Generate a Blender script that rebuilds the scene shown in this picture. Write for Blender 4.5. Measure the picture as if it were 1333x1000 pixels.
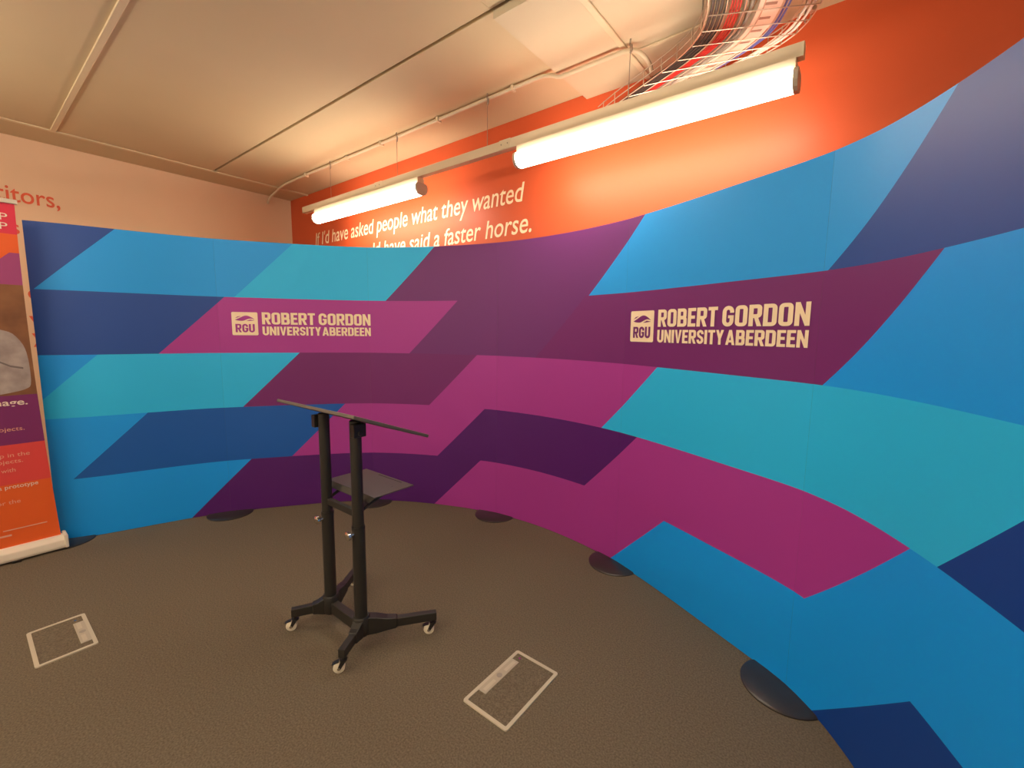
import bpy, bmesh, math, random
from mathutils import Vector, Matrix

random.seed(7)
for o in list(bpy.data.objects):
    bpy.data.objects.remove(o, do_unlink=True)
scene = bpy.context.scene
COL = scene.collection
PI = math.pi

# ------------------------------------------------------------------ camera
# world: X runs along the orange wall from the room corner, Y = 0 is the orange
# wall (room at negative Y), Z up, metres.
F_PX, PITCH, ROLL, PHI = 574.465, math.radians(-6.785), math.radians(0.636), math.radians(38.17)
CAM = Vector((6.073, -2.95, 1.549))
cp, sp, cr, sr = math.cos(PITCH), math.sin(PITCH), math.cos(ROLL), math.sin(ROLL)
RZ = Matrix.Rotation(PHI, 3, 'Z')
right = RZ @ Vector((cr, -sp * sr, cp * sr))
up = RZ @ Vector((-sr, -sp * cr, cp * cr))
fwd = RZ @ Vector((0, cp, sp))
cd = bpy.data.cameras.new('camera')
cd.sensor_fit = 'HORIZONTAL'
cd.sensor_width = 36.0
cd.lens = 36.0 * F_PX / 1333.0
cd.clip_start = 0.02
cam = bpy.data.objects.new('camera', cd)
COL.objects.link(cam)
M = Matrix((right, up, -fwd)).transposed().to_4x4()
M.translation = CAM
cam.matrix_world = M
scene.camera = cam

# ------------------------------------------------------------------ light and exposure
LAMP_COLOR = (1.0, 0.86, 0.66)
LAMP_POWER = 17.0
w = bpy.data.worlds.new('world')
scene.world = w
w.use_nodes = True
w.node_tree.nodes['Background'].inputs[0].default_value = (1.0, 0.84, 0.64, 1)
w.node_tree.nodes['Background'].inputs[1].default_value = 0.05
scene.view_settings.view_transform = 'Standard'
scene.view_settings.look = 'None'
scene.view_settings.gamma = 1.0
scene.view_settings.use_curve_mapping = False
scene.view_settings.exposure = 0.85

# ------------------------------------------------------------------ materials
MATS = {}


def mat(name, col, rough=0.5, metal=0.0, spec=0.5, mottle=0.0, mscale=8.0, bump=0.0, bscale=60.0,
        bdist=0.002, emit=None, estr=0.0, col2=None, detail=3.0):
    if name in MATS:
        return MATS[name]
    m = bpy.data.materials.new(name)
    m.use_nodes = True
    nt = m.node_tree
    b = nt.nodes['Principled BSDF']
    b.inputs['Base Color'].default_value = (*col, 1)
    b.inputs['Roughness'].default_value = rough
    b.inputs['Metallic'].default_value = metal
    b.inputs['Specular IOR Level'].default_value = spec
    tc = nt.nodes.new('ShaderNodeTexCoord')
    if mottle > 0 or col2:
        n = nt.nodes.new('ShaderNodeTexNoise')
        n.inputs['Scale'].default_value = mscale
        n.inputs['Detail'].default_value = detail
        nt.links.new(tc.outputs['Object'], n.inputs['Vector'])
        mx = nt.nodes.new('ShaderNodeMix')
        mx.data_type = 'RGBA'
        c2 = col2 if col2 else tuple(max(0.0, c * (1 - mottle)) for c in col)
        c1 = col if col2 else tuple(min(1.0, c * (1 + mottle)) for c in col)
        mx.inputs[6].default_value = (*c1, 1)
        mx.inputs[7].default_value = (*c2, 1)
        cr_ = nt.nodes.new('ShaderNodeMapRange')
        cr_.inputs[1].default_value = 0.3
        cr_.inputs[2].default_value = 0.7
        nt.links.new(n.outputs['Fac'], cr_.inputs[0])
        nt.links.new(cr_.outputs[0], mx.inputs[0])
        nt.links.new(mx.outputs[2], b.inputs['Base Color'])
    if bump > 0:
        n2 = nt.nodes.new('ShaderNodeTexNoise')
        n2.inputs['Scale'].default_value = bscale
        n2.inputs['Detail'].default_value = detail
        nt.links.new(tc.outputs['Object'], n2.inputs['Vector'])
        bp = nt.nodes.new('ShaderNodeBump')
        bp.inputs['Strength'].default_value = bump
        bp.inputs['Distance'].default_value = bdist
        nt.links.new(n2.outputs['Fac'], bp.inputs['Height'])
        nt.links.new(bp.outputs['Normal'], b.inputs['Normal'])
    if emit:
        b.inputs['Emission Color'].default_value = (*emit, 1)
        b.inputs['Emission Strength'].default_value = estr
    MATS[name] = m
    return m


carpet = mat('carpet', (0.190, 0.153, 0.110), 0.95, spec=0.15, col2=(0.108, 0.087, 0.062), mscale=140, bump=0.45, bscale=420, bdist=0.004, detail=6)
ceil_paint = mat('ceiling_paint', (0.64, 0.52, 0.335), 0.75, spec=0.3, mottle=0.02, mscale=1.5)
board_white = mat('whiter_board_paint', (0.64, 0.54, 0.385), 0.7, spec=0.3)
batten_paint = mat('batten_paint', (0.70, 0.58, 0.40), 0.55)
void_mat = mat('joint_shadow_gap', (0.20, 0.17, 0.14), 0.9)
cream_paint = mat('cream_paint', (0.78, 0.57, 0.40), 0.6, spec=0.35, mottle=0.02, mscale=2.0)
orange_vinyl = mat('orange_vinyl', (0.60, 0.095, 0.030), 0.46, spec=0.35, mottle=0.03, mscale=1.2)
pale_paint = mat('pale_wall_paint', (0.72, 0.66, 0.58), 0.7)
letter_white = mat('lettering_cream', (0.92, 0.76, 0.54), 0.5)
letter_red = mat('lettering_red', (0.72, 0.115, 0.055), 0.5)
steel_white = mat('white_enamel', (0.70, 0.60, 0.44), 0.4)
endcap_mat = mat('end_cap_plastic', (0.55, 0.47, 0.38), 0.45)
tube_glow = mat('lit_diffuser', (0.9, 0.88, 0.82), 0.4, emit=LAMP_COLOR, estr=LAMP_POWER)
wire_zinc = mat('zinc_wire', (0.58, 0.50, 0.40), 0.38, metal=0.85)
hanger_mat = mat('hanger_steel', (0.35, 0.30, 0.25), 0.45, metal=0.7)
black_metal = mat('black_powder_coat', (0.022, 0.020, 0.018), 0.42, spec=0.5, bump=0.15, bscale=500, bdist=0.0006)
black_plastic = mat('black_plastic', (0.018, 0.016, 0.015), 0.38)
shelf_metal = mat('shelf_black_metal', (0.05, 0.045, 0.04), 0.36, spec=0.6)
chrome = mat('chrome', (0.85, 0.82, 0.78), 0.15, metal=1.0)
wheel_mat = mat('caster_tread', (0.78, 0.70, 0.56), 0.4)
alu = mat('aluminium', (0.78, 0.74, 0.66), 0.35, metal=0.4)
box_trim = mat('floor_box_trim', (0.50, 0.45, 0.35), 0.45)
box_plate = mat('floor_box_plate', (0.42, 0.37, 0.29), 0.4)
dark_recess = mat('dark_recess', (0.03, 0.025, 0.02), 0.8)
foot_mat = mat('foot_plate', (0.030, 0.024, 0.021), 0.33, spec=0.6)
back_mat = mat('panel_backing', (0.12, 0.12, 0.12), 0.8)


def vinyl(name, col):
    return mat('print_' + name, col, 0.54, spec=0.45, bump=0.12, bscale=3.0, bdist=0.02, detail=1.0)


V = {
    'navy': vinyl('navy', (0.001, 0.050, 0.310)),
    'slate': vinyl('slate', (0.010, 0.066, 0.340)),
    'mid': vinyl('mid_blue', (0.002, 0.100, 0.460)),
    'blue': vinyl('blue', (0.0005, 0.330, 0.980)),
    'sky': vinyl('sky_blue', (0.006, 0.340, 0.920)),
    'teal': vinyl('turquoise', (0.014, 0.500, 0.960)),
    'plum': vinyl('plum', (0.150, 0.021, 0.180)),
    'violet': vinyl('violet', (0.082, 0.005, 0.155)),
    'grape': vinyl('grape', (0.165, 0.014, 0.160)),
    'magenta': vinyl('magenta', (0.380, 0.036, 0.310)),
}


# ------------------------------------------------------------------ mesh helpers
class MB:
    def __init__(self):
        self.v, self.f, self.mi = [], [], []

    def face(self, pts, m=0):
        i = len(self.v)
        self.v += [tuple(p) for p in pts]
        self.f.append(tuple(range(i, i + len(pts))))
        self.mi.append(m)

    def box(self, x0, y0, z0, x1, y1, z1, m=0):
        i = len(self.v)
        self.v += [(x0, y0, z0), (x1, y0, z0), (x1, y1, z0), (x0, y1, z0), (x0, y0, z1), (x1, y0, z1), (x1, y1, z1), (x0, y1, z1)]
        for q in ((0, 3, 2, 1), (4, 5, 6, 7), (0, 1, 5, 4), (1, 2, 6, 5), (2, 3, 7, 6), (3, 0, 4, 7)):
            self.f.append(tuple(i + k for k in q))
            self.mi.append(m)

    def ring_loft(self, rings, m=0, cap=True):
        i = len(self.v)
        n = len(rings[0])
        for r in rings:
            self.v += [tuple(p) for p in r]
        for a in range(len(rings) - 1):
            for k in range(n):
                k2 = (k + 1) % n
                self.f.append((i + a * n + k, i + a * n + k2, i + (a + 1) * n + k2, i + (a + 1) * n + k))
                self.mi.append(m)
        if cap:
            self.f.append(tuple(i + k for k in reversed(range(n))))
            self.mi.append(m)
            e = i + (len(rings) - 1) * n
            self.f.append(tuple(e + k for k in range(n)))
            self.mi.append(m)

    def tube(self, pts, r, n=8, m=0, cap=True):
        pts = [Vector(p) for p in pts]
        rs = r if isinstance(r, (list, tuple)) else [r] * len(pts)
        t0 = (pts[1] - pts[0]).normalized()
        ref = Vector((0, 0, 1)) if abs(t0.z) < 0.9 else Vector((1, 0, 0))
        u = t0.cross(ref).normalized()
        rings = []
        for k, p in enumerate(pts):
            if k == 0:
                t = t0
            elif k == len(pts) - 1:
                t = (pts[-1] - pts[-2]).normalized()
            else:
                t = ((pts[k + 1] - p).normalized() + (p - pts[k - 1]).normalized()).normalized()
            u = (u - t * u.dot(t)).normalized()
            v = t.cross(u)
            rings.append([p + (u * math.cos(2 * PI * j / n) + v * math.sin(2 * PI * j / n)) * rs[k] for j in range(n)])
        self.ring_loft(rings, m, cap)

    def extrude_x(self, prof, x0, x1, m=0):
        self.ring_loft([[(x0, y, z) for y, z in prof], [(x1, y, z) for y, z in prof]], m)

    def build(self, name, mats, parent=None, smooth=False, bevel=0.0, seg=2, loc=None):
        me = bpy.data.meshes.new(name)
        me.from_pydata(self.v, [], self.f)
        mats = mats if isinstance(mats, (list, tuple)) else [mats]
        for m in mats:
            me.materials.append(m)
        me.polygons.foreach_set('material_index', self.mi)
        bm = bmesh.new()
        bm.from_mesh(me)
        bmesh.ops.remove_doubles(bm, verts=bm.verts, dist=1e-5)
        bmesh.ops.recalc_face_normals(bm, faces=bm.faces)
        if bevel:
            es = [e for e in bm.edges if len(e.link_faces) == 2 and e.calc_face_angle(0) > 0.6]
            bmesh.ops.bevel(bm, geom=es, offset=bevel, segments=seg, affect='EDGES', profile=0.5)
        bm.to_mesh(me)
        bm.free()
        if smooth:
            me.polygons.foreach_set('use_smooth', [True] * len(me.polygons))
            me.set_sharp_from_angle(angle=math.radians(40))
        o = bpy.data.objects.new(name, me)
        COL.objects.link(o)
        if parent:
            o.parent = parent
        if loc:
            o.location = loc
        return o


def tag(o, label=None, cat=None, group=None, kind=None):
    if label: o['label'] = label
    if cat: o['category'] = cat
    if group: o['group'] = group
    if kind: o['kind'] = kind
    return o


def thing(name, label, cat, loc=(0, 0, 0), rz=0.0, group=None):
    o = bpy.data.objects.new(name, None)
    COL.objects.link(o)
    o.location = loc
    o.rotation_euler = (0, 0, rz)
    o.empty_display_size = 0.1
    return tag(o, label, cat, group)


def copy_tree(o, parent=None):
    c = o.copy()
    COL.objects.link(c)
    c.parent = parent
    for ch in list(o.children):
        copy_tree(ch, c)
    return c


def catmull(P, n):
    P = [Vector(p) for p in P]
    Q = [P[0] * 2 - P[1]] + P + [P[-1] * 2 - P[-2]]
    out = []
    for i in range(1, len(Q) - 2):
        a, b, c, d = Q[i - 1:i + 3]
        for k in range(n):
            t = k / n
            out.append(0.5 * ((2 * b) + (c - a) * t + (2 * a - 5 * b + 4 * c - d) * t * t + (3 * b - a - 3 * c + d) * t ** 3))
    out.append(P[-1])
    return out


# text from the built-in font, as a flat list of triangles/polygons in 2-D, fitted to a width
def text_polys(body, height_ref, shear=0.0, offset=0.0, ref='H'):
    def mesh_of(s):
        c = bpy.data.curves.new('t', 'FONT')
        c.body = s
        c.shear = shear
        c.offset = offset
        c.resolution_u = 4
        c.fill_mode = 'FRONT'
        o = bpy.data.objects.new('t', c)
        COL.objects.link(o)
        bpy.context.view_layer.update()
        me = bpy.data.meshes.new_from_object(o.evaluated_get(bpy.context.evaluated_depsgraph_get()))
        bpy.data.objects.remove(o, do_unlink=True)
        bpy.data.curves.remove(c)
        vs = [(v.co.x, v.co.y) for v in me.vertices]
        fs = [tuple(p.vertices) for p in me.polygons]
        bpy.data.meshes.remove(me)
        return vs, fs
    rv, _ = mesh_of(ref)
    k = height_ref / max(y for x, y in rv)
    vs, fs = mesh_of(body)
    vs = [(x * k, y * k) for x, y in vs]
    return vs, fs


def tall_x(vs, xh0, asc0, xh1, asc1):
    # taller lower-case letters: separate scale below and above the x-height
    out = []
    for x, y in vs:
        if y <= xh0: out.append((x, y * xh1 / xh0))
        else: out.append((x, xh1 + (y - xh0) * (asc1 - xh1) / (asc0 - xh0)))
    return out


def x_height(h):
    v, _ = text_polys('x', h)
    a, _ = text_polys('d', h)
    return max(y for x, y in v), max(y for x, y in a)


def fit_x(vs, x0, x1):
    a, b = min(x for x, y in vs), max(x for x, y in vs)
    return [(x0 + (x - a) * (x1 - x0) / (b - a), y) for x, y in vs]


def raw_mesh(name, vs, fs, m, parent):
    me = bpy.data.meshes.new(name)
    me.from_pydata(vs, [], fs)
    me.materials.append(m)
    o = bpy.data.objects.new(name, me)
    COL.objects.link(o)
    o.parent = parent
    return o


# ------------------------------------------------------------------ the room
ZC = 3.228
XR, YF = 9.2, -6.2


def slab(name, x0, y0, z0, x1, y1, z1, m, parent=None, kind='structure', bevel=0.0):
    b = MB()
    b.box(x0, y0, z0, x1, y1, z1)
    o = b.build(name, m, parent, bevel=bevel)
    if parent is None:
        tag(o, kind=kind)
    return o


floor = tag(slab('floor', -0.1, YF - 0.1, -0.1, XR + 0.1, 0.1, 0.0, carpet), 'dark grey-brown short-pile carpet floor', 'floor')
wall_left = tag(slab('wall_left', -0.1, YF, 0.0, 0.0, 0.0, ZC + 0.06, cream_paint), 'cream painted side wall with large red lettering', 'wall')
wall_back = tag(slab('wall_back', -0.1, 0.004, 0.0, XR + 0.1, 0.1, ZC + 0.06, orange_vinyl), 'bright orange wall with white italic quotation', 'wall')
wall_right = tag(slab('wall_right', XR, YF, 0.0, XR + 0.1, 0.0, ZC + 0.06, pale_paint), 'plain pale wall on the far side of the room', 'wall')
wall_front = tag(slab('wall_front', -0.1, YF - 0.1, 0.0, XR + 0.1, YF, ZC + 0.06, pale_paint), 'plain pale wall opposite the orange wall', 'wall')
ceiling = tag(slab('ceiling', -0.1, YF - 0.1, ZC + 0.022, XR + 0.1, 0.1, ZC + 0.12, void_mat), 'cream painted board ceiling with joints and cover strips', 'ceiling')

# vinyl drops on the orange wall (one overlap seam shows)
for x0, x1, d in ((0.0, 2.748, 0.0), (2.748, 5.497, 0.0), (5.494, 8.25, 0.003), (8.245, XR, 0.0)):
    b = MB()
    b.box(x0, -d - 0.0005, 0.0, x1, 0.004, ZC)
    b.build('vinyl_sheet', orange_vinyl, wall_back)

# ceiling boards: joints at x = .45 / 4.40 / 4.85 and every 1.21 m in y
# the narrow strip along the cream wall is one board
for x0_, x1_ in ((0.0, 0.45),):
    b = MB()
    b.box(x0_, YF, ZC, x1_, 0.0, ZC + 0.022)
    b.build('ceiling_board', ceil_paint, ceiling, bevel=0.002, seg=1)
ys = [0.0, -1.03, -2.24, -3.45, -4.66, YF]
xs = [0.45, 4.40, 4.85, 5.50, XR]
for i in range(len(ys) - 1):
    for j in range(len(xs) - 1):
        if j == 1 and i > 0:
            continue
        x0, x1 = xs[j], xs[j + 1]
        if j == 2 and i > 0:
            x0 = xs[1]
        drop = 0.036 if (i == 0 and j in (1, 2)) else 0.0
        g = 0.011
        b = MB()
        b.box(x0 + (0.001 if drop else 0.0), ys[i + 1] + g, ZC - drop, x1, ys[i] - (g if i else 0.0), ZC + 0.022)
        b.build('ceiling_board', board_white if drop else ceil_paint, ceiling, bevel=0.002, seg=1)


def strip(x0, y0, x1, y1, z, h, m=batten_paint):
    b = MB()
    b.box(x0, y0, z - h, x1, y1, z)
    b.build('cover_strip', m, ceiling, bevel=0.003, seg=1)


strip(0.425, YF, 0.465, 0.0, ZC, 0.012)
strip(0.465, -2.262, XR, -2.225, ZC, 0.012)
strip(4.835, -1.03, 4.872, 0.0, ZC - 0.036, 0.010)
strip(4.872, -0.325, 5.50, -0.300, ZC - 0.036, 0.010)
strip(0.465, -3.47, XR, -3.433, ZC, 0.012)
strip(0.465, -4.68, XR, -4.643, ZC, 0.012)

# wall lettering
vs, fs = text_polys("If I'd have asked people what they wanted", 0.148, shear=0.18, offset=0.006)
vs = fit_x(tall_x(vs, *x_height(0.148), 0.106, 0.146), 0.60, 3.862)
raw_mesh('lettering', [(x, -0.0035, 2.592 + y) for x, y in vs], fs, letter_white, wall_back)
vs, fs = text_polys("they would have said a faster horse.", 0.148, shear=0.18, offset=0.006)
vs = fit_x(tall_x(vs, *x_height(0.148), 0.106, 0.146), 1.03, 3.936)
raw_mesh('lettering', [(x, -0.0035, 2.342 + y) for x, y in vs], fs, letter_white, wall_back)
# left wall fragments (text advances towards +Y)
for body, y_end, wd, z, h in (("titors,", -2.190, 0.405, 2.658, 0.140), ("s", -2.470, 0.06, 2.375, 0.125), ("o", -2.380, 0.085, 1.80, 0.125),
                              ("v", -2.390, 0.085, 1.560, 0.125), ("y", -2.385, 0.085, 1.400, 0.125)):
    vs, fs = text_polys(body, h, offset=0.008)
    vs = fit_x(vs, y_end - wd, y_end)
    raw_mesh('lettering', [(0.002, x, z + y) for x, y in vs], fs, letter_red, wall_left)

# ------------------------------------------------------------------ the curved display backdrop
W = [(1.532, -2.765), (1.627, -2.574), (1.704, -2.388), (1.764, -2.203), (1.82, -2.02), (1.882, -1.84), (1.959, -1.666), (2.051, -1.5), (2.152, -1.34),
     (2.258, -1.185), (2.366, -1.035), (2.48, -0.89), (2.604, -0.754), (2.741, -0.631), (2.891, -0.524), (3.053, -0.431), (3.22, -0.352), (3.391, -0.284),
     (3.565, -0.229), (3.741, -0.188), (3.919, -0.161), (4.099, -0.149), (4.28, -0.154), (4.459, -0.174), (4.635, -0.208), (4.806, -0.255), (4.971, -0.312),
     (5.127, -0.374), (5.273, -0.439), (5.41, -0.505), (5.538, -0.57), (5.657, -0.631), (5.768, -0.689), (5.874, -0.75), (5.973, -0.821), (6.067, -0.908),
     (6.151, -1.014), (6.226, -1.132), (6.291, -1.252), (6.346, -1.37), (6.394, -1.482), (6.434, -1.586), (6.468, -1.683), (6.498, -1.771)]
dense = catmull([(x, y, 0) for x, y in W], 12)
acc = [0.0]
for a, b_ in zip(dense, dense[1:]):
    acc.append(acc[-1] + (b_ - a).length)
SEAMS = [0.203, 1.26, 2.42, 3.59, 4.75, 5.92, acc[-1] - 0.005]
BH = 2.25


def base_pt(s):
    lo, hi = 0, len(acc) - 2
    while lo < hi:
        mid = (lo + hi + 1) // 2
        if acc[mid] <= s: lo = mid
        else: hi = mid - 1
    t = (s - acc[lo]) / (acc[lo + 1] - acc[lo])
    return dense[lo].lerp(dense[lo + 1], t)


def normal_at(s):
    t = base_pt(min(s + 0.06, acc[-1])) - base_pt(max(s - 0.06, 0))
    t.normalize()
    return Vector((t.y, -t.x, 0))


def surf(s, z, off=0.0):
    n = normal_at(s)
    k = 0
    for a, b_ in zip(SEAMS, SEAMS[1:]):
        if a <= s <= b_:
            t = (s - a) / (b_ - a)
            k = 0.008 * 4 * t * (1 - t)
    p = base_pt(s) + n * (k + off)
    return Vector((p.x, p.y, z))


display = thing('display_backdrop', 'tall curved exhibition backdrop printed with blue, turquoise and purple parallelograms', 'display', (0, 0, 0))
BANDS = [  # z top, upper-edge s of each slanted edge, colours
    (2.25, [0.672, 1.830, 3.020, 4.880, 6.388], ['slate', 'sky', 'teal', 'plum', 'sky', 'slate']),
    (1.80, [1.312, 3.226, 4.402, 6.410], ['slate', 'magenta', 'plum', 'grape', 'blue']),
    (1.35, [0.515, 1.846, 3.404, 5.030, 6.980], ['blue', 'teal', 'grape', 'magenta', 'teal', 'navy']),
    (0.90, [0.767, 2.198, 3.478, 4.893, 6.420], ['blue', 'mid', 'magenta', 'violet', 'magenta', 'blue']),
    (0.45, [1.435, 3.440, 5.143, 6.495], ['blue', 'violet', 'magenta', 'blue', 'navy']),
]
VN = list(V)


def clip_poly(poly, smin, smax):
    for sgn, lim in ((1, smin), (-1, smax)):
        out = []
        for i in range(len(poly)):
            p, q = poly[i], poly[(i + 1) % len(poly)]
            dp, dq = sgn * (p[0] - lim), sgn * (q[0] - lim)
            if dp >= 0: out.append(p)
            if dp * dq < 0:
                t = dp / (dp - dq)
                out.append((p[0] + t * (q[0] - p[0]), p[1] + t * (q[1] - p[1])))
        poly = out
        if len(poly) < 3: return []
    return poly


panel_objs = []
for pi_ in range(6):
    a, e = SEAMS[pi_] + 0.0002, SEAMS[pi_ + 1] - 0.0002
    n = 40
    grid = [a + (e - a) * k / n for k in range(n + 1)]
    front = [surf(s, 0, 0.0) for s in grid]
    back = [surf(s, 0, -0.006) for s in grid]
    bm_ = MB()
    for k in range(n):
        s0, s1 = grid[k], grid[k + 1]

        def at(s, z, k=k, s0=s0, s1=s1):
            p = front[k].lerp(front[k + 1], (s - s0) / (s1 - s0))
            return (p.x, p.y, z)
        for zt, edges, cols in BANDS:
            zb = zt - 0.45
            if zb < 0.01: zb = 0.004
            tops = [-1.0] + edges + [9.0]
            for c, col in enumerate(cols):
                l, r = tops[c], tops[c + 1]
                dl = 0.0 if c == 0 else zt - zb
                dr_ = 0.0 if c == len(cols) - 1 else zt - zb
                poly = clip_poly([(l - dl, zb), (r - dr_, zb), (r, zt), (l, zt)], s0, s1)
                if poly:
                    bm_.face([at(*q) for q in poly], VN.index(col))
        f0, f1, b0, b1 = front[k], front[k + 1], back[k], back[k + 1]
        z0, z1 = 0.004, BH
        nb = len(VN)
        bm_.face([(b1.x, b1.y, z0), (b0.x, b0.y, z0), (b0.x, b0.y, z1), (b1.x, b1.y, z1)], nb)
        bm_.face([(f0.x, f0.y, z1), (f1.x, f1.y, z1), (b1.x, b1.y, z1), (b0.x, b0.y, z1)], nb)
        bm_.face([(f0.x, f0.y, z0), (b0.x, b0.y, z0), (b1.x, b1.y, z0), (f1.x, f1.y, z0)], nb)
    for k in (0, n):
        f0, b0 = front[k], back[k]
        bm_.face([(f0.x, f0.y, 0.004), (f0.x, f0.y, BH), (b0.x, b0.y, BH), (b0.x, b0.y, 0.004)], len(VN))
    po = bm_.build('graphic_panel', [V[k] for k in VN] + [back_mat], display, smooth=True)
    panel_objs.append(po)

for k, s in enumerate(SEAMS):
    # upright pole behind each joint and a flat round foot plate under it
    s_ = min(max(s, 0.24), acc[-1] - 0.04)
    p = surf(s_, 0, -0.030)
    b = MB()
    b.tube([(p.x, p.y, 0.012), (p.x, p.y, BH - 0.02)], 0.016, 10)
    b.build('upright_pole', alu, display, smooth=True)
    q = surf(s_, 0, 0.012)
    b = MB()
    rings = []
    for rr, zz in ((0.170, 0.0), (0.170, 0.005), (0.160, 0.011), (0.05, 0.0125)):
        rings.append([(q.x + rr * math.cos(2 * PI * j / 40), q.y + rr * math.sin(2 * PI * j / 40), zz) for j in range(40)])
    b.ring_loft(rings)
    tag(b.build('foot_plate', foot_mat, display, smooth=True), 'round black foot plate')


# heavy condensed capitals drawn stroke by stroke
def rrect(x0, y0, x1, y1, r, mask=(1, 1, 1, 1), n=5):
    pts = []
    for (cx, cy, a0, mk) in ((x1 - r, y0 + r, -90, mask[0]), (x1 - r, y1 - r, 0, mask[1]), (x0 + r, y1 - r, 90, mask[2]), (x0 + r, y0 + r, 180, mask[3])):
        for k in range(n + 1):
            if mk:
                a = math.radians(a0 + 90 * k / n)
                pts.append((cx + r * math.cos(a), cy + r * math.sin(a)))
            else:
                a = math.radians(a0 + 45)
                pts.append((cx + math.copysign(r, math.cos(a)), cy + math.copysign(r, math.sin(a))))
    return pts


def ring(o, i):
    n = len(o)
    return [[o[k], o[(k + 1) % n], i[(k + 1) % n], i[k]] for k in range(n)]


def bowl(x0, y0, x1, y1, t, h, r, mask):
    return ring(rrect(x0, y0, x1, y1, r, mask), rrect(x0 + t, y0 + h, x1 - t, y1 - h, max(r - t, 0.03), mask))


def rect(x0, y0, x1, y1):
    return [[(x0, y0), (x1, y0), (x1, y1), (x0, y1)]]


def stroke(pts, t):
    P = [Vector((*p, 0)) for p in pts]
    L, R_ = [], []
    for k, p in enumerate(P):
        d = (P[min(k + 1, len(P) - 1)] - P[max(k - 1, 0)]).normalized()
        n = Vector((-d.y, d.x, 0)) * (t / 2)
        L.append((p + n)[:2])
        R_.append((p - n)[:2])
    return [[L[k], R_[k], R_[k + 1], L[k + 1]] for k in range(len(P) - 1)]


def arc(cx, cy, rx, ry, a0, a1, n=8):
    return [(cx + rx * math.cos(math.radians(a0 + (a1 - a0) * k / n)), cy + ry * math.sin(math.radians(a0 + (a1 - a0) * k / n))) for k in range(n + 1)]


T, HB = 0.19, 0.175
RT, ALL = (1, 1, 0, 0), (1, 1, 1, 1)


def glyph(ch):
    w = 0.54
    if ch == 'O': return w, bowl(0, 0, w, 1, T, HB, 0.2, ALL)
    if ch == 'D': return w, bowl(0, 0, w, 1, T, HB, 0.2, RT)
    if ch == 'B': return w, bowl(0, 0, w, 0.575, T, HB, 0.17, RT) + bowl(0, 0.425, w * 0.96, 1, T, HB, 0.17, RT)
    if ch == 'R': return w, bowl(0, 0.38, w, 1, T, HB, 0.18, RT) + rect(0, 0, T, 0.5) + [[(0.20, 0.46), (0.36, 0.0), (0.55, 0.0), (0.37, 0.46)]]
    if ch == 'E': return 0.44, rect(0, 0, T, 1) + rect(0, 0, 0.44, HB) + rect(0, 1 - HB, 0.44, 1) + rect(0, 0.42, 0.40, 0.42 + HB)
    if ch == 'T': return 0.48, rect(0, 1 - HB, 0.48, 1) + rect(0.24 - T / 2, 0, 0.24 + T / 2, 1)
    if ch == 'N': return 0.56, rect(0, 0, T - 0.01, 1) + rect(0.57 - T, 0, 0.56, 1) + [[(0, 1), (0.17, 1), (0.56, 0), (0.39, 0)]]
    if ch == 'I': return T, rect(0, 0, T, 1)
    if ch == 'U':
        pts = [(T / 2, 1), (T / 2, 0.28)] + arc(w / 2, 0.28, w / 2 - T / 2, 0.28 - HB / 2, 180, 360, 10) + [(w - T / 2, 1)]
        return w, stroke(pts, T)
    if ch == 'V': return 0.54, [[(0, 1), (0.175, 1), (0.285, 0.22), (0.19, 0)], [(0.19, 0), (0.35, 0), (0.54, 1), (0.365, 1), (0.255, 0.22)]]
    if ch == 'Y': return 0.52, [[(0, 1), (0.18, 1), (0.345, 0.40), (0.175, 0.40)], [(0.34, 1), (0.52, 1), (0.345, 0.40), (0.175, 0.40)], [(0.175, 0), (0.345, 0), (0.345, 0.42), (0.175, 0.42)]]
    if ch == 'A': return 0.58, [[(0, 0), (0.17, 0), (0.355, 1), (0.20, 1)], [(0.41, 0), (0.58, 0), (0.38, 1), (0.225, 1)], [(0.13, 0.17), (0.45, 0.17), (0.42, 0.32), (0.16, 0.32)]]
    if ch == 'G':
        pts = [(w - T / 2, 0.66), (w - T / 2, 0.72)] + arc(w / 2, 0.72, w / 2 - T / 2, 0.28 - HB / 2, 0, 180, 10) + \
              arc(w / 2, 0.28, w / 2 - T / 2, 0.28 - HB / 2, 180, 360, 10) + [(w - T / 2, 0.50)]
        return w, stroke(pts, T) + rect(0.27, 0.40, w, 0.54)
    if ch == 'S':
        cx, rx, ry = 0.25, 0.25 - T / 2, 0.25 - HB / 2 + 0.01
        pts = [(0.5 - T / 2, 0.70)] + arc(cx, 0.74, rx, ry, 0, 180, 8) + [(T / 2, 0.68), (0.14, 0.57), (0.36, 0.43), (0.5 - T / 2, 0.32)] + \
            arc(cx, 0.26, rx, ry, 0, -180, 8) + [(T / 2, 0.30)]
        return 0.5, stroke(pts, T - 0.01)
    return 0.22, []


def word_polys(text, gap=0.062, space=0.24):
    x, out = 0.0, []
    for ch in text:
        w_, polys = glyph(ch)
        if ch == ' ': w_ = space - gap
        out += [[(x + px, py) for px, py in poly] for poly in polys]
        x += w_ + (gap if ch != ' ' else 0.0)
    return x - gap, out


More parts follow.
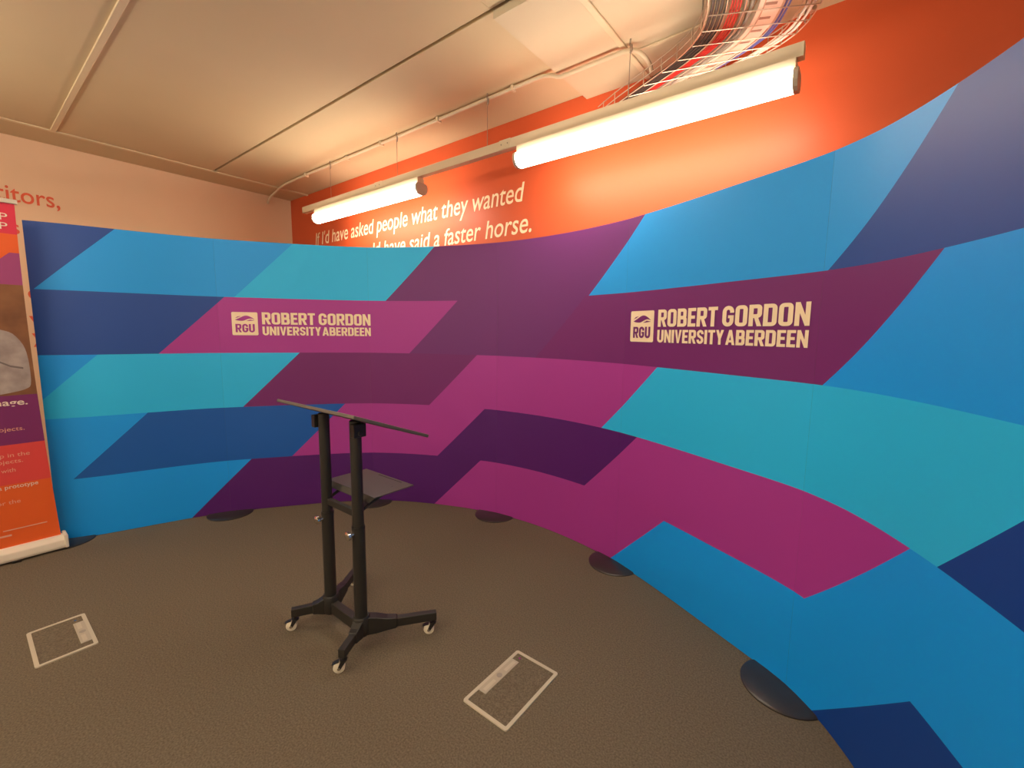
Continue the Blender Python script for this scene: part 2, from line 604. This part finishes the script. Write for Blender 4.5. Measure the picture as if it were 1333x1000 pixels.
def logo(s0, panel, dark):
    BOT, TOPZ, SIDE = 1.495, 1.682, 0.188

    def put(polys, sx0, sz0, kx, kz, off, b):
        for poly in polys:
            b.face([surf(sx0 + px * kx, sz0 + py * kz, off) for px, py in poly])
    b = MB()
    sq = rrect(0, 0, 1, 1, 0.05)
    # the emblem square, cut into columns so it follows the curve
    for k in range(8):
        c = clip_poly(sq, k / 8, (k + 1) / 8)
        put([c], s0, BOT, SIDE, TOPZ - BOT, 0.0022, b)
    e = b.build('logo_square', letter_white, panel)
    tag(e, 'cream square emblem')
    b = MB()
    x, polys = 0.0, []
    for ch, wd in (('R', 0.54), ('G', 0.54), ('U', 0.54)):
        _, pl = glyph(ch)
        polys += [[(x + px, py) for px, py in poly] for poly in pl]
        x += 0.61
    put(polys, s0 + 0.13 * SIDE, BOT + 0.125 * SIDE, SIDE * 0.74 / 1.76, SIDE * 0.36, 0.0036, b)
    b.build('emblem_letters', dark, e)
    b = MB()

    def swoosh(top, bot):
        n = 12
        for k in range(n):
            t0, t1 = k / n, (k + 1) / n
            put([[(lerp(top, t0)), (lerp(top, t1)), (lerp(bot, t1)), (lerp(bot, t0))]], s0, BOT, SIDE, SIDE, 0.0036, b)

    def lerp(P, t):
        t *= len(P) - 1
        i = min(int(t), len(P) - 2)
        u = t - i
        return (P[i][0] + u * (P[i + 1][0] - P[i][0]), P[i][1] + u * (P[i + 1][1] - P[i][1]))
    top = [p[:2] for p in catmull([(0.13, 0.66, 0), (0.30, 0.745, 0), (0.48, 0.835, 0), (0.62, 0.84, 0), (0.76, 0.775, 0), (0.87, 0.70, 0)], 4)]
    bot = [p[:2] for p in catmull([(0.13, 0.655, 0), (0.28, 0.625, 0), (0.44, 0.625, 0), (0.58, 0.685, 0), (0.73, 0.725, 0), (0.87, 0.69, 0)], 4)]
    swoosh(top, bot)
    swoosh([(0.14, 0.735), (0.22, 0.80), (0.34, 0.825)], [(0.14, 0.73), (0.24, 0.765), (0.34, 0.815)])
    swoosh([(0.56, 0.62), (0.70, 0.675), (0.87, 0.65)], [(0.56, 0.612), (0.72, 0.625), (0.87, 0.642)])
    b.build('emblem_wave', dark, e)
    x0 = s0 + 0.219
    wd, polys = word_polys('ROBERT GORDON')
    b = MB()
    put(polys, x0, 1.5855, 0.862 / wd, 0.0985, 0.0022, b)
    b.build('lettering', letter_white, panel)
    wd, polys = word_polys('UNIVERSITY ABERDEEN', 0.062, 0.13)
    b = MB()
    put(polys, x0, 1.4955, 0.862 / wd, 0.0725, 0.0022, b)
    b.build('lettering', letter_white, panel)


logo(1.353, panel_objs[1], V['magenta'])
logo(4.801, panel_objs[4], V['grape'])

# ------------------------------------------------------------------ lectern on casters
LZ = 0.0
lect = thing('lectern', 'black wheeled lectern with two posts, tilted top and small shelf, standing on the carpet', 'lectern', (4.115, -1.815, 0))
PX = 0.14
ends = [(-0.235, -0.165), (0.235, -0.165), (0.355, 0.295), (-0.355, 0.295)]
for sx in (-1, 1):
    b = MB()
    b.tube([(sx * PX, 0, 0.10), (sx * PX, 0, 0.612)], 0.0305, 20)
    post = b.build('post_sleeve', black_metal, lect, smooth=True)
    b = MB()
    b.tube([(sx * PX, 0, 0.600), (sx * PX, 0, 1.130)], 0.0268, 20)
    b.build('upper_post', black_metal, lect, smooth=True)
    b = MB()
    b.tube([(sx * PX, 0, 0.606), (sx * PX, 0, 0.618)], 0.0318, 20)
    b.build('collar', black_plastic, post, smooth=True)
    # chrome height screw
    b = MB()
    b.tube([(sx * PX, -0.026, 0.585), (sx * PX, -0.052, 0.585)], 0.009, 10)
    b.tube([(sx * PX, -0.044, 0.585), (sx * PX, -0.050, 0.585), (sx * PX, -0.062, 0.585), (sx * PX, -0.066, 0.585)], [0.015, 0.021, 0.021, 0.012], 10)
    tag(b.build('height_screw', chrome, post, smooth=True), 'chrome height screw')
    # hinge bracket under the top
    b = MB()
    hx_ = sx * (PX + 0.034)
    b.box(hx_ - 0.016, -0.040, 1.058, hx_ + 0.016, 0.026, 1.1215)
    b.tube([(hx_ - 0.024, -0.008, 1.078), (hx_ + 0.024, -0.008, 1.078)], 0.012, 10)
    b.build('hinge_bracket', black_plastic, lect, bevel=0.004)
    # cast hub round the foot of the post
    b = MB()
    b.tube([(sx * PX, 0, 0.062), (sx * PX, 0, 0.075), (sx * PX, 0, 0.152), (sx * PX, 0, 0.160)], [0.036, 0.042, 0.042, 0.037], 20)
    b.build('post_hub', black_metal, lect, smooth=True)
for k, (ex, ey) in enumerate(ends):
    s = Vector(((-1 if ex < 0 else 1) * PX, 0, 0))
    e = Vector((ex, ey, 0))
    d = (e - s).normalized()
    n = Vector((-d.y, d.x, 0))
    L_ = (e - s).length
    b = MB()
    rings = []
    for t, hw, zb, zt in ((0.0, 0.026, 0.062, 0.158), (0.20, 0.025, 0.064, 0.146), (0.34, 0.022, 0.070, 0.131), (0.46, 0.021, 0.074, 0.126), (0.465, 0.0165, 0.077, 0.121), (1.0, 0.0165, 0.077, 0.119)):
        c = s + d * (L_ * t)
        rings.append([(c + n * hw) + Vector((0, 0, zb)), (c - n * hw) + Vector((0, 0, zb)), (c - n * hw) + Vector((0, 0, zt)), (c + n * hw) + Vector((0, 0, zt))])
    b.ring_loft(rings)
    b.build('foot_arm', black_metal, lect, bevel=0.003)
    # caster
    c = s + d * (L_ - 0.018)
    sw = Vector((-0.62, -0.78, 0)) if k != 2 else Vector((-0.75, -0.66, 0))
    sd = Vector((-sw.y, sw.x, 0))
    ax = c + sw * 0.020
    b = MB()
    b.tube([(c.x, c.y, 0.079), (c.x, c.y, 0.062)], 0.008, 10)
    b.tube([(c.x, c.y, 0.064), (c.x, c.y, 0.056)], 0.017, 12)
    for q in (-1, 1):
        o1 = c + sd * (q * 0.015)
        o2 = ax + sd * (q * 0.015)
        b.ring_loft([[o1 + sw * w_ + sd * h_ + Vector((0, 0, 0.060)) for w_, h_ in ((-0.012, -0.002), (0.012, -0.002), (0.012, 0.002), (-0.012, 0.002))],
                     [o2 + sw * w_ + sd * h_ + Vector((0, 0, 0.022)) for w_, h_ in ((-0.007, -0.002), (0.007, -0.002), (0.007, 0.002), (-0.007, 0.002))]])
    tip = ax + sw * 0.030
    b.ring_loft([[ax + sw * 0.0 + sd * h_ + Vector((0, 0, z_)) for h_, z_ in ((-0.013, 0.054), (0.013, 0.054), (0.013, 0.058), (-0.013, 0.058))],
                 [tip + sd * h_ + Vector((0, 0, z_)) for h_, z_ in ((-0.009, 0.043), (0.009, 0.043), (0.009, 0.046), (-0.009, 0.046))]])
    cas = b.build('caster', black_plastic, lect, smooth=True)
    b = MB()
    b.tube([ax - sd * 0.011 + Vector((0, 0, 0.026)), ax - sd * 0.009 + Vector((0, 0, 0.026)), ax + sd * 0.009 + Vector((0, 0, 0.026)), ax + sd * 0.011 + Vector((0, 0, 0.026))],
           [0.022, 0.026, 0.026, 0.022], 20)
    tag(b.build('wheel', wheel_mat, cas, smooth=True), 'small cream caster wheel')
    b = MB()
    b.tube([ax - sd * 0.0185 + Vector((0, 0, 0.026)), ax + sd * 0.0185 + Vector((0, 0, 0.026))], 0.007, 10)
    b.build('axle_bolt', chrome, cas, smooth=True)
b = MB()
b.box(-PX, -0.020, 0.070, PX, 0.020, 0.128)
b.build('base_crossbar', black_metal, lect, bevel=0.003)
b = MB()
b.box(-PX, -0.012, 0.660, PX, 0.012, 0.692)
b.build('upper_crossbar', black_metal, lect, bevel=0.002)
# tilted top: near edge high, far edge low
b = MB()
ny, nz, fy, fz = -0.160, 1.192, 0.232, 1.044
dv = Vector((0, fy - ny, fz - nz)).normalized()
nv = Vector((0, -dv.z, dv.y)) * 0.015
a0, a1 = Vector((-0.290, ny, nz)), Vector((0.382, ny, nz))
c0, c1 = Vector((-0.290, fy, fz)), Vector((0.382, fy, fz))
b.ring_loft([[a0, a1, c1, c0], [a0 + nv, a1 + nv, c1 + nv, c0 + nv]])
b.build('lectern_top', mat('lectern_top_coat', (0.10, 0.085, 0.07), 0.40, spec=0.6), lect, bevel=0.003)
# shelf
b = MB()
b.box(-0.215, 0.048, 0.752, 0.205, 0.285, 0.758)
sh = b.build('shelf', shelf_metal, lect, bevel=0.002)
b = MB()
b.ring_loft([[(-0.215, 0.050, 0.7535), (0.205, 0.050, 0.7535), (0.205, 0.050, 0.7575), (-0.215, 0.050, 0.7575)],
             [(-0.190, 0.036, 0.728), (0.180, 0.036, 0.728), (0.180, 0.036, 0.732), (-0.190, 0.036, 0.732)]])
b.build('shelf_lip', shelf_metal, sh)
b = MB()
b.box(-0.07, 0.262, 0.7578, 0.13, 0.268, 0.7586)
b.build('shelf_slot', dark_recess, sh)
for sx in (-1, 1):
    b = MB()
    b.tube([(sx * PX, 0.028, 0.690), (sx * PX, 0.060, 0.705), (sx * PX, 0.200, 0.752)], 0.008, 8)
    b.build('shelf_bracket', black_metal, lect, smooth=True)

# ------------------------------------------------------------------ floor boxes
def floor_box(label, x0, y0, x1, y1, rz):
    cx, cy = (x0 + x1) / 2, (y0 + y1) / 2
    L_, W_ = (x1 - x0, y1 - y0) if rz == 0 else (y1 - y0, x1 - x0)
    t = thing('floor_box', label, 'floor box', (cx, cy, 0), rz, 'carpet-filled floor boxes')
    hx, hy, fr = L_ / 2, W_ / 2, 0.016
    b = MB()
    o = rrect(-hx, -hy, hx, hy, 0.012)
    i = rrect(-hx + fr, -hy + fr, hx - fr, hy - fr, 0.004)
    n = len(o)
    oo = [(x, y, 0.0) for x, y in o]
    o1 = [(x * 0.996, y * 0.996, 0.005) for x, y in o]
    i1 = [(x, y, 0.005) for x, y in i]
    i0 = [(x, y, 0.001) for x, y in i]
    b.ring_loft([oo, o1, i1, i0], cap=False)
    b.build('trim_frame', box_trim, t)
    b = MB()
    b.box(-hx + fr, -hy + fr, 0.0005, hx - fr, hy - fr, 0.0025)
    b.build('lid_carpet', carpet, t)
    b = MB()
    px0, px1, py0, py1 = -hx + 0.22 * L_, hx - 0.16 * L_, hy - fr - 0.040, hy - fr + 0.002
    b.box(px0, py0, 0.0020, px1, py1, 0.0052)
    pl = b.build('handle_plate', box_plate, t, bevel=0.001, seg=1)
    mid = (px0 + px1) / 2
    for a, c in ((px0 + 0.012, mid - 0.035), (mid + 0.035, px1 - 0.012)):
        b = MB()
        b.box(a, py0 + 0.010, 0.0050, c, py0 + 0.026, 0.0060)
        b.build('plate_rib', box_trim, pl)
    b = MB()
    b.tube([(mid, (py0 + py1) / 2, 0.0050), (mid, (py0 + py1) / 2, 0.0062)], 0.013, 20)
    b.build('latch', mat('latch_grey', (0.30, 0.27, 0.23), 0.4), pl)
    b = MB()
    b.tube([(px0 - 0.03 if rz == 0 else px1 + 0.022, py0 + 0.012, 0.002), (px0 - 0.03 if rz == 0 else px1 + 0.022, py0 + 0.012, 0.005)], 0.006, 12)
    b.build('lid_screw', chrome, t)
    return t


floor_box('carpet-filled floor box with metal trim near the roll-up banner', 2.877, -2.838, 3.246, -2.622, 0.0)
floor_box('carpet-filled floor box with metal trim between the lectern and the blue end of the backdrop', 4.876, -1.742, 5.114, -1.361, PI / 2)

# ------------------------------------------------------------------ lighting run
RAIL_Y = -0.430


def rail_run(y, x0, x1, wires, label):
    t = thing('lighting_rail', label, 'lighting rail', ((x0 + x1) / 2, y, 2.802))
    cx = (x0 + x1) / 2
    b = MB()
    b.box(x0 - cx, -0.026, 0.0, x1 - cx, 0.026, 0.062)
    b.build('channel', steel_white, t, bevel=0.003)
    for xw in (x0 + 0.30 * (x1 - x0), x0 + 0.62 * (x1 - x0)):
        b = MB()
        b.box(xw - cx - 0.05, -0.0285, 0.004, xw - cx + 0.05, 0.0285, 0.0645)
        j = b.build('joint_sleeve', steel_white, t, bevel=0.002)
        for q in (-0.028, 0.028):
            b = MB()
            b.tube([(xw - cx + q, -0.0280, 0.034), (xw - cx + q, -0.0315, 0.034)], 0.005, 8)
            b.build('rivet', hanger_mat, j)
    for xw in wires:
        b = MB()
        b.tube([(xw - cx, 0, 0.06), (xw - cx, 0, 0.395)], 0.0022, 6)
        wr = b.build('suspension_wire', hanger_mat, t)
        b = MB()
        ztop = ZC - 2.802 - (0.036 if xw > 4.4 and y > -1 else 0.0)
        b.tube([(xw - cx, 0, ztop - 0.075), (xw - cx + 0.010, 0, ztop - 0.060), (xw - cx + 0.008, 0, ztop - 0.035), (xw - cx - 0.004, 0, ztop - 0.03), (xw - cx, 0, ztop)], 0.0055, 7)
        b.build('ceiling_hook', hanger_mat, wr)
    return t


PROF = [(-0.036, 0.0), (-0.052, -0.010), (-0.058, -0.030), (-0.055, -0.058), (-0.040, -0.080), (-0.018, -0.090), (0.018, -0.090), (0.040, -0.080), (0.055, -0.058), (0.058, -0.030), (0.052, -0.010), (0.036, 0.0)]


def fixture(x0, x1, y, label):
    cx = (x0 + x1) / 2
    h = (x1 - x0) / 2
    t = thing('batten_light', label, 'light', (cx, y, 2.660), group='fluorescent batten lights')
    b = MB()
    b.box(-h + 0.015, -0.034, 0.092, h - 0.015, 0.034, 0.140)
    b.build('batten_body', steel_white, t, bevel=0.002)
    b = MB()
    b.extrude_x([(yy, zz + 0.093) for yy, zz in PROF], -h + 0.02, h - 0.02)
    b.build('diffuser', tube_glow, t, smooth=True)
    for sx in (-1, 1):
        b = MB()
        b.extrude_x([(yy * 1.05, zz * 1.05 + 0.095) for yy, zz in PROF], min(sx * h, sx * (h - 0.022)), max(sx * h, sx * (h - 0.022)))
        b.build('end_cap', endcap_mat, t, bevel=0.003)
    return t


rail_run(RAIL_Y, 1.185, 5.764, [1.734, 2.806, 3.841, 4.915], 'long white steel rail hung on wires in front of the orange wall')
fixture(1.432, 3.128, RAIL_Y, 'lit batten light on the rail, above the start of the white quotation')
fixture(4.118, 5.752, RAIL_Y, 'lit batten light on the rail, beneath the wire cable tray')
rail_run(-3.62, 0.9, 8.3, [1.5, 3.2, 5.0, 7.6], 'long white steel rail on wires across the middle of the ceiling')
fixture(1.05, 2.70, -3.62, 'lit batten light on the middle rail near the cream wall')
fixture(3.75, 5.40, -3.62, 'lit batten light at the centre of the middle rail')
fixture(6.45, 8.10, -3.62, 'lit batten light on the middle rail near the plain pale wall')

fixture(3.75, 5.40, -5.15, 'added unseen fill batten light at the centre of the rear rail')  # rear run: unseen lights and rail, added as fill to brighten the backdrop
fixture(6.45, 8.10, -5.15, 'added unseen fill batten light on the rear rail near the plain pale wall')
fixture(1.05, 2.70, -5.15, 'added unseen fill batten light on the rear rail near the cream wall')
rail_run(-5.15, 0.9, 8.3, [1.5, 3.2, 5.0, 7.6], 'added unseen white steel rail on wires, carrying the rear fill lights')

# conduit along the ceiling
cond = thing('conduit', 'thin cream conduit pipe clipped under the ceiling beside the orange wall', 'conduit', (2.5, -0.4, ZC - 0.02))
path = catmull([(0.02, -0.30, ZC - 0.10), (0.12, -0.31, ZC - 0.045), (0.30, -0.33, ZC - 0.025), (0.62, -0.385, ZC - 0.018), (0.95, -0.402, ZC - 0.018)], 5) + \
    [Vector((2.5, -0.402, ZC - 0.018)), Vector((4.24, -0.402, ZC - 0.018))] + \
    catmull([(4.30, -0.402, ZC - 0.020), (4.37, -0.402, ZC - 0.040), (4.43, -0.402, ZC - 0.066), (4.50, -0.402, ZC - 0.070), (4.80, -0.402, ZC - 0.070)], 4) + \
    catmull([(4.86, -0.400, ZC - 0.070), (4.92, -0.375, ZC - 0.072), (4.945, -0.310, ZC - 0.080), (4.945, -0.22, ZC - 0.085), (4.945, -0.185, ZC - 0.110)], 5)
b = MB()
b.tube([Vector(q) - Vector((2.5, -0.4, ZC - 0.02)) for q in path], 0.013, 10)
b.build('pipe', steel_white, cond, smooth=True)
for x in (1.2, 2.0, 2.55, 3.3, 4.05):
    b = MB()
    b.box(x - 2.5 - 0.010, -0.024, -0.018, x - 2.5 + 0.010, 0.022, 0.019)
    b.build('pipe_clip', steel_white, cond, bevel=0.003)

# ------------------------------------------------------------------ wire cable tray with cables
TZ = 3.030
inner = [(4.50, -0.012), (4.69, -0.12), (4.87, -0.21), (5.12, -0.34), (5.27, -0.45), (5.36, -0.58), (5.42, -0.75), (5.45, -1.00), (5.45, -1.50), (5.45, -2.20)]
outer = [(5.24, -0.012), (5.34, -0.05), (5.45, -0.095), (5.60, -0.16), (5.71, -0.24), (5.79, -0.36), (5.85, -0.52), (5.89, -0.80), (5.90, -1.50), (5.90, -2.20)]
ci = catmull([(x, y, 0) for x, y in inner], 10)
co = catmull([(x, y, 0) for x, y in outer], 10)


def tray_pt(k, t, z=0.0):
    p = ci[k].lerp(co[k], t)
    return Vector((p.x, p.y, TZ + z))


tray = thing('cable_tray', 'curved zinc wire basket tray full of cables under the ceiling', 'cable tray', (5.4, -0.6, TZ))
off = Vector((5.4, -0.6, TZ))
NP = len(ci)
for t, z in [(q / 6, 0.0) for q in range(7)] + [(0.0, 0.04), (0.0, 0.08), (1.0, 0.04), (1.0, 0.08)]:
    b = MB()
    b.tube([tray_pt(k, t, z) - off for k in range(0, NP, 2)], 0.0030, 6)
    b.build('long_wire', wire_zinc, tray, smooth=True)
k = 3
lastp = None
while k < NP:
    m_ = tray_pt(k, 0.5)
    if lastp is None or (m_ - lastp).length > 0.095:
        lastp = m_
        b = MB()
        pts = [tray_pt(k, 0, 0.085), tray_pt(k, 0, 0.008), tray_pt(k, 0.01, -0.005), tray_pt(k, 0.99, -0.005), tray_pt(k, 1, 0.008), tray_pt(k, 1, 0.085)]
        b.tube([q - off for q in pts], 0.0030, 6)
        b.build('cross_wire', wire_zinc, tray)
    k += 1
for kk in (18, 30, 46):
    b = MB()
    p_, q_ = tray_pt(kk, 1.0, 0.03) - off, tray_pt(kk + 2, 1.0, 0.03) - off
    b.tube([p_, q_], 0.012, 8)
    b.build('tray_coupler', wire_zinc, tray)

cab_black = mat('cable_black', (0.03, 0.028, 0.026), 0.45)
cab_red = mat('cable_red', (0.46, 0.018, 0.014), 0.42)
cab_grey = mat('cable_grey', (0.22, 0.20, 0.17), 0.45)
cab_blue = mat('cable_blue', (0.10, 0.13, 0.42), 0.45)
cab_white = mat('cable_white', (0.78, 0.74, 0.68), 0.4)
spec_c = []
for q in range(4): spec_c.append((0.045 + 0.042 * q, 0.0075, cab_black, 'black cable lying along the inner edge of the wire tray', 'black cables in the tray'))
for q in range(4): spec_c.append((0.215 + 0.026 * q, 0.0045, cab_red, 'bright red cable in the wire tray between the black and grey cables', 'red cables in the tray'))
for q in range(2): spec_c.append((0.345 + 0.055 * q, 0.0095, cab_grey, 'grey cable in the wire tray between the red cables and steel trunking', 'grey cables in the tray'))
for q in range(2): spec_c.append((0.70 + 0.03 * q, 0.005, cab_blue, 'thin blue cable in the wire tray beside the steel trunking', 'blue cables in the tray'))
for q in range(2): spec_c.append((0.90 + 0.05 * q, 0.006, cab_white, 'thin white cable along the outer edge of the wire tray', 'white cables in the tray'))
for ti, r, m_, lab, grp in spec_c:
    b = MB()
    pts = []
    for k in range(0, NP, 2):
        wob = 0.006 * math.sin(k * 0.21)  # neighbours run parallel, so they never cross
        pts.append(tray_pt(k, min(0.97, max(0.03, ti + wob)), 0.0036 + r))
    o0 = pts[len(pts) // 2].copy()
    b.tube([q - o0 for q in pts], r, 8)
    o = b.build('data_cable', m_, None, smooth=True)
    o.location = o0
    tag(o, lab, 'cable', grp)
# pressed steel trunking carried in the tray
trk = thing('steel_trunking', 'pale pressed-steel cable trunking with slots lying in the wire tray', 'trunking', tuple(tray_pt(40, 0.55)))
o0 = tray_pt(40, 0.55)
b = MB()
rings = []
for k in range(14, NP, 2):
    rings.append([tray_pt(k, 0.455, 0.0036) - o0, tray_pt(k, 0.655, 0.0036) - o0, tray_pt(k, 0.655, 0.052) - o0, tray_pt(k, 0.455, 0.052) - o0])
b.ring_loft(rings)
b.build('trunking_body', mat('pressed_steel', (0.80, 0.76, 0.68), 0.30, metal=0.35), trk)
for k in range(18, NP - 2, 6):
    b = MB()
    b.ring_loft([[tray_pt(k, 0.50, 0.0022) - o0, tray_pt(k, 0.61, 0.0022) - o0, tray_pt(k, 0.61, 0.0045) - o0, tray_pt(k, 0.50, 0.0045) - o0],
                 [tray_pt(k + 1, 0.50, 0.0022) - o0, tray_pt(k + 1, 0.61, 0.0022) - o0, tray_pt(k + 1, 0.61, 0.0045) - o0, tray_pt(k + 1, 0.50, 0.0045) - o0]])
    b.build('trunking_slot', hanger_mat, trk)
for kk, t in ((44, 0.02), (44, 0.98), (70, 0.02), (70, 0.98)):
    p_ = tray_pt(kk, t)
    b = MB()
    ztop = ZC - (0.036 if p_.y > -1.03 else 0.0)
    b.tube([Vector((p_.x, p_.y, TZ)) - off, Vector((p_.x, p_.y, ztop)) - off], 0.004, 8)
    b.build('hanger_rod', hanger_mat, tray)

# ------------------------------------------------------------------ roll-up banner
BX, BL = 1.765, -3.43
ban = thing('rollup_banner', 'roll-up banner with pink, orange and purple blocks and a printed photograph, by the cream wall', 'banner', (BX, -3.0, 0))
bo = Vector((BX, -3.0, 0))


def edge_y(z): return -2.578 - 0.046 * math.sin(PI * z / 3.6)


P_pink = mat('print_pink', (0.72, 0.035, 0.085), 0.45)
P_orange = mat('print_orange', (0.84, 0.130, 0.022), 0.45)
P_purple = mat('print_purple', (0.205, 0.024, 0.150), 0.45)
P_lilac = mat('print_lilac', (0.36, 0.060, 0.220), 0.45)
P_coral = mat('print_coral', (0.78, 0.070, 0.068), 0.45)
P_brown = mat('print_photo_brown', (0.30, 0.130, 0.055), 0.45, col2=(0.16, 0.062, 0.028), mscale=6.0)
P_shirt = mat('print_photo_shirt', (0.44, 0.38, 0.37), 0.5, col2=(0.30, 0.25, 0.24), mscale=14.0)
zones = [(2.325, 2.130, 0), (2.130, 1.812, 1), (1.812, 1.100, 5), (1.100, 0.778, 2), (0.778, 0.515, 4), (0.515, 0.085, 1)]
b = MB()
for zt, zb, m_ in zones:
    n = max(2, int((zt - zb) / 0.06))
    for k in range(n):
        za, zb_ = zt + (zb - zt) * k / n, zt + (zb - zt) * (k + 1) / n
        b.face([(0, BL + 3.0, zb_), (0, edge_y(zb_) + 3.0, zb_), (0, edge_y(za) + 3.0, za), (0, BL + 3.0, za)], m_)
sheet = b.build('banner_sheet', [P_pink, P_orange, P_purple, P_lilac, P_coral, P_brown], ban)
# diagonal purple block on the orange band
b = MB()
b.face([(0.0012, -2.862 + 3, 1.812), (0.0012, edge_y(1.812) + 3, 1.812), (0.0012, edge_y(2.013) + 3, 2.013), (0.0012, -2.666 + 3, 2.013)])
b.build('print_block', P_lilac, sheet)
# sleeve of the printed photograph
b = MB()
out = catmull([(-2.90, 1.58, 0), (-2.82, 1.56, 0), (-2.745, 1.525, 0), (-2.695, 1.500, 0), (-2.655, 1.430, 0), (-2.640, 1.350, 0), (-2.636, 1.250, 0), (-2.640, 1.165, 0), (-2.66, 1.140, 0), (-2.70, 1.125, 0), (-2.80, 1.105, 0)], 3)
b.face([(0.0012, q.x + 3, q.y) for q in out] + [(0.0012, -3.15 + 3, 1.105), (0.0012, -3.15 + 3, 1.58)])
b.build('printed_sleeve', P_shirt, sheet)
b = MB()
fold = [(-2.78, 1.33), (-2.72, 1.29), (-2.665, 1.275)]
for (ya, za), (yb, zb) in zip(fold, fold[1:]):
    b.face([(0.0020, ya + 3, za - 0.006), (0.0020, yb + 3, zb - 0.006), (0.0020, yb + 3, zb + 0.006), (0.0020, ya + 3, za + 0.006)])
b.build('printed_fold', mat('print_photo_fold', (0.17, 0.14, 0.14), 0.5), sheet)
prn = mat('print_white', (0.88, 0.74, 0.64), 0.5)
prp = mat('print_pale', (0.86, 0.42, 0.32), 0.5)
for body, yend, z, h, wd, m_, of in (('P', -2.656, 2.213, 0.042, 0.034, prn, 0.0), ('P', -2.660, 2.155, 0.042, 0.034, prn, 0.0), ('mage.', -2.664, 1.036, 0.040, 0.165, prn, 0.015),
                                     ('projects.', -2.692, 0.868, 0.026, 0.150, prp, 0.0), ('step in the', -2.682, 0.697, 0.026, 0.185, prp, 0.0), ('projects.', -2.716, 0.655, 0.026, 0.150, prp, 0.0),
                                     ('with', -2.754, 0.598, 0.026, 0.062, prp, 0.0), ('d a prototype', -2.660, 0.487, 0.026, 0.205, prn, 0.0), ('for the', -2.748, 0.385, 0.026, 0.115, prp, 0.0)):
    vs, fs = text_polys(body, h, offset=of)
    vs = fit_x(vs, yend - wd, yend)
    raw_mesh('lettering', [(0.0020, x + 3.0, z + y) for x, y in vs], fs, m_, sheet)
for yend, z, wd, hh in ((-2.640, 0.208, 0.20, 0.007), (-2.805, 0.170, 0.16, 0.012)):
    b = MB()
    b.face([(0.002, yend - wd + 3, z), (0.002, yend + 3, z), (0.002, yend + 3, z + hh), (0.002, yend - wd + 3, z + hh)])
    b.build('fine_print', prp, sheet)
b = MB()
b.box(-0.012, BL - 0.005 + 3, 2.318, 0.012, -2.606 + 3, 2.346)
b.build('top_rail', alu, ban, bevel=0.004)
b = MB()
prof = [(-0.055, 0.013), (0.052, 0.013), (0.058, 0.030), (0.052, 0.070), (0.022, 0.098), (-0.030, 0.098), (-0.055, 0.070)]
b.ring_loft([[(x, BL - 0.01 + 3, z) for x, z in prof], [(x, -2.556 + 3, z) for x, z in prof]])
b.build('base_cassette', mat('base_cream', (0.80, 0.73, 0.62), 0.4), ban, bevel=0.004)
b = MB()
b.box(-0.060, -2.572 + 3, 0.013, 0.062, -2.552 + 3, 0.104)
b.build('base_end_cap', mat('base_cream', (0.8, 0.73, 0.62)), ban, bevel=0.006)
for yy in (-2.80, -3.35):
    b = MB()
    b.box(-0.10, yy - 0.02 + 3, 0.0, 0.06, yy + 0.02 + 3, 0.013)
    b.build('base_foot', black_plastic, ban, bevel=0.002)
b = MB()
b.tube([(-0.02, 0, 0.09), (-0.02, 0, 2.325)], 0.008, 8)
b.build('support_pole', alu, ban)
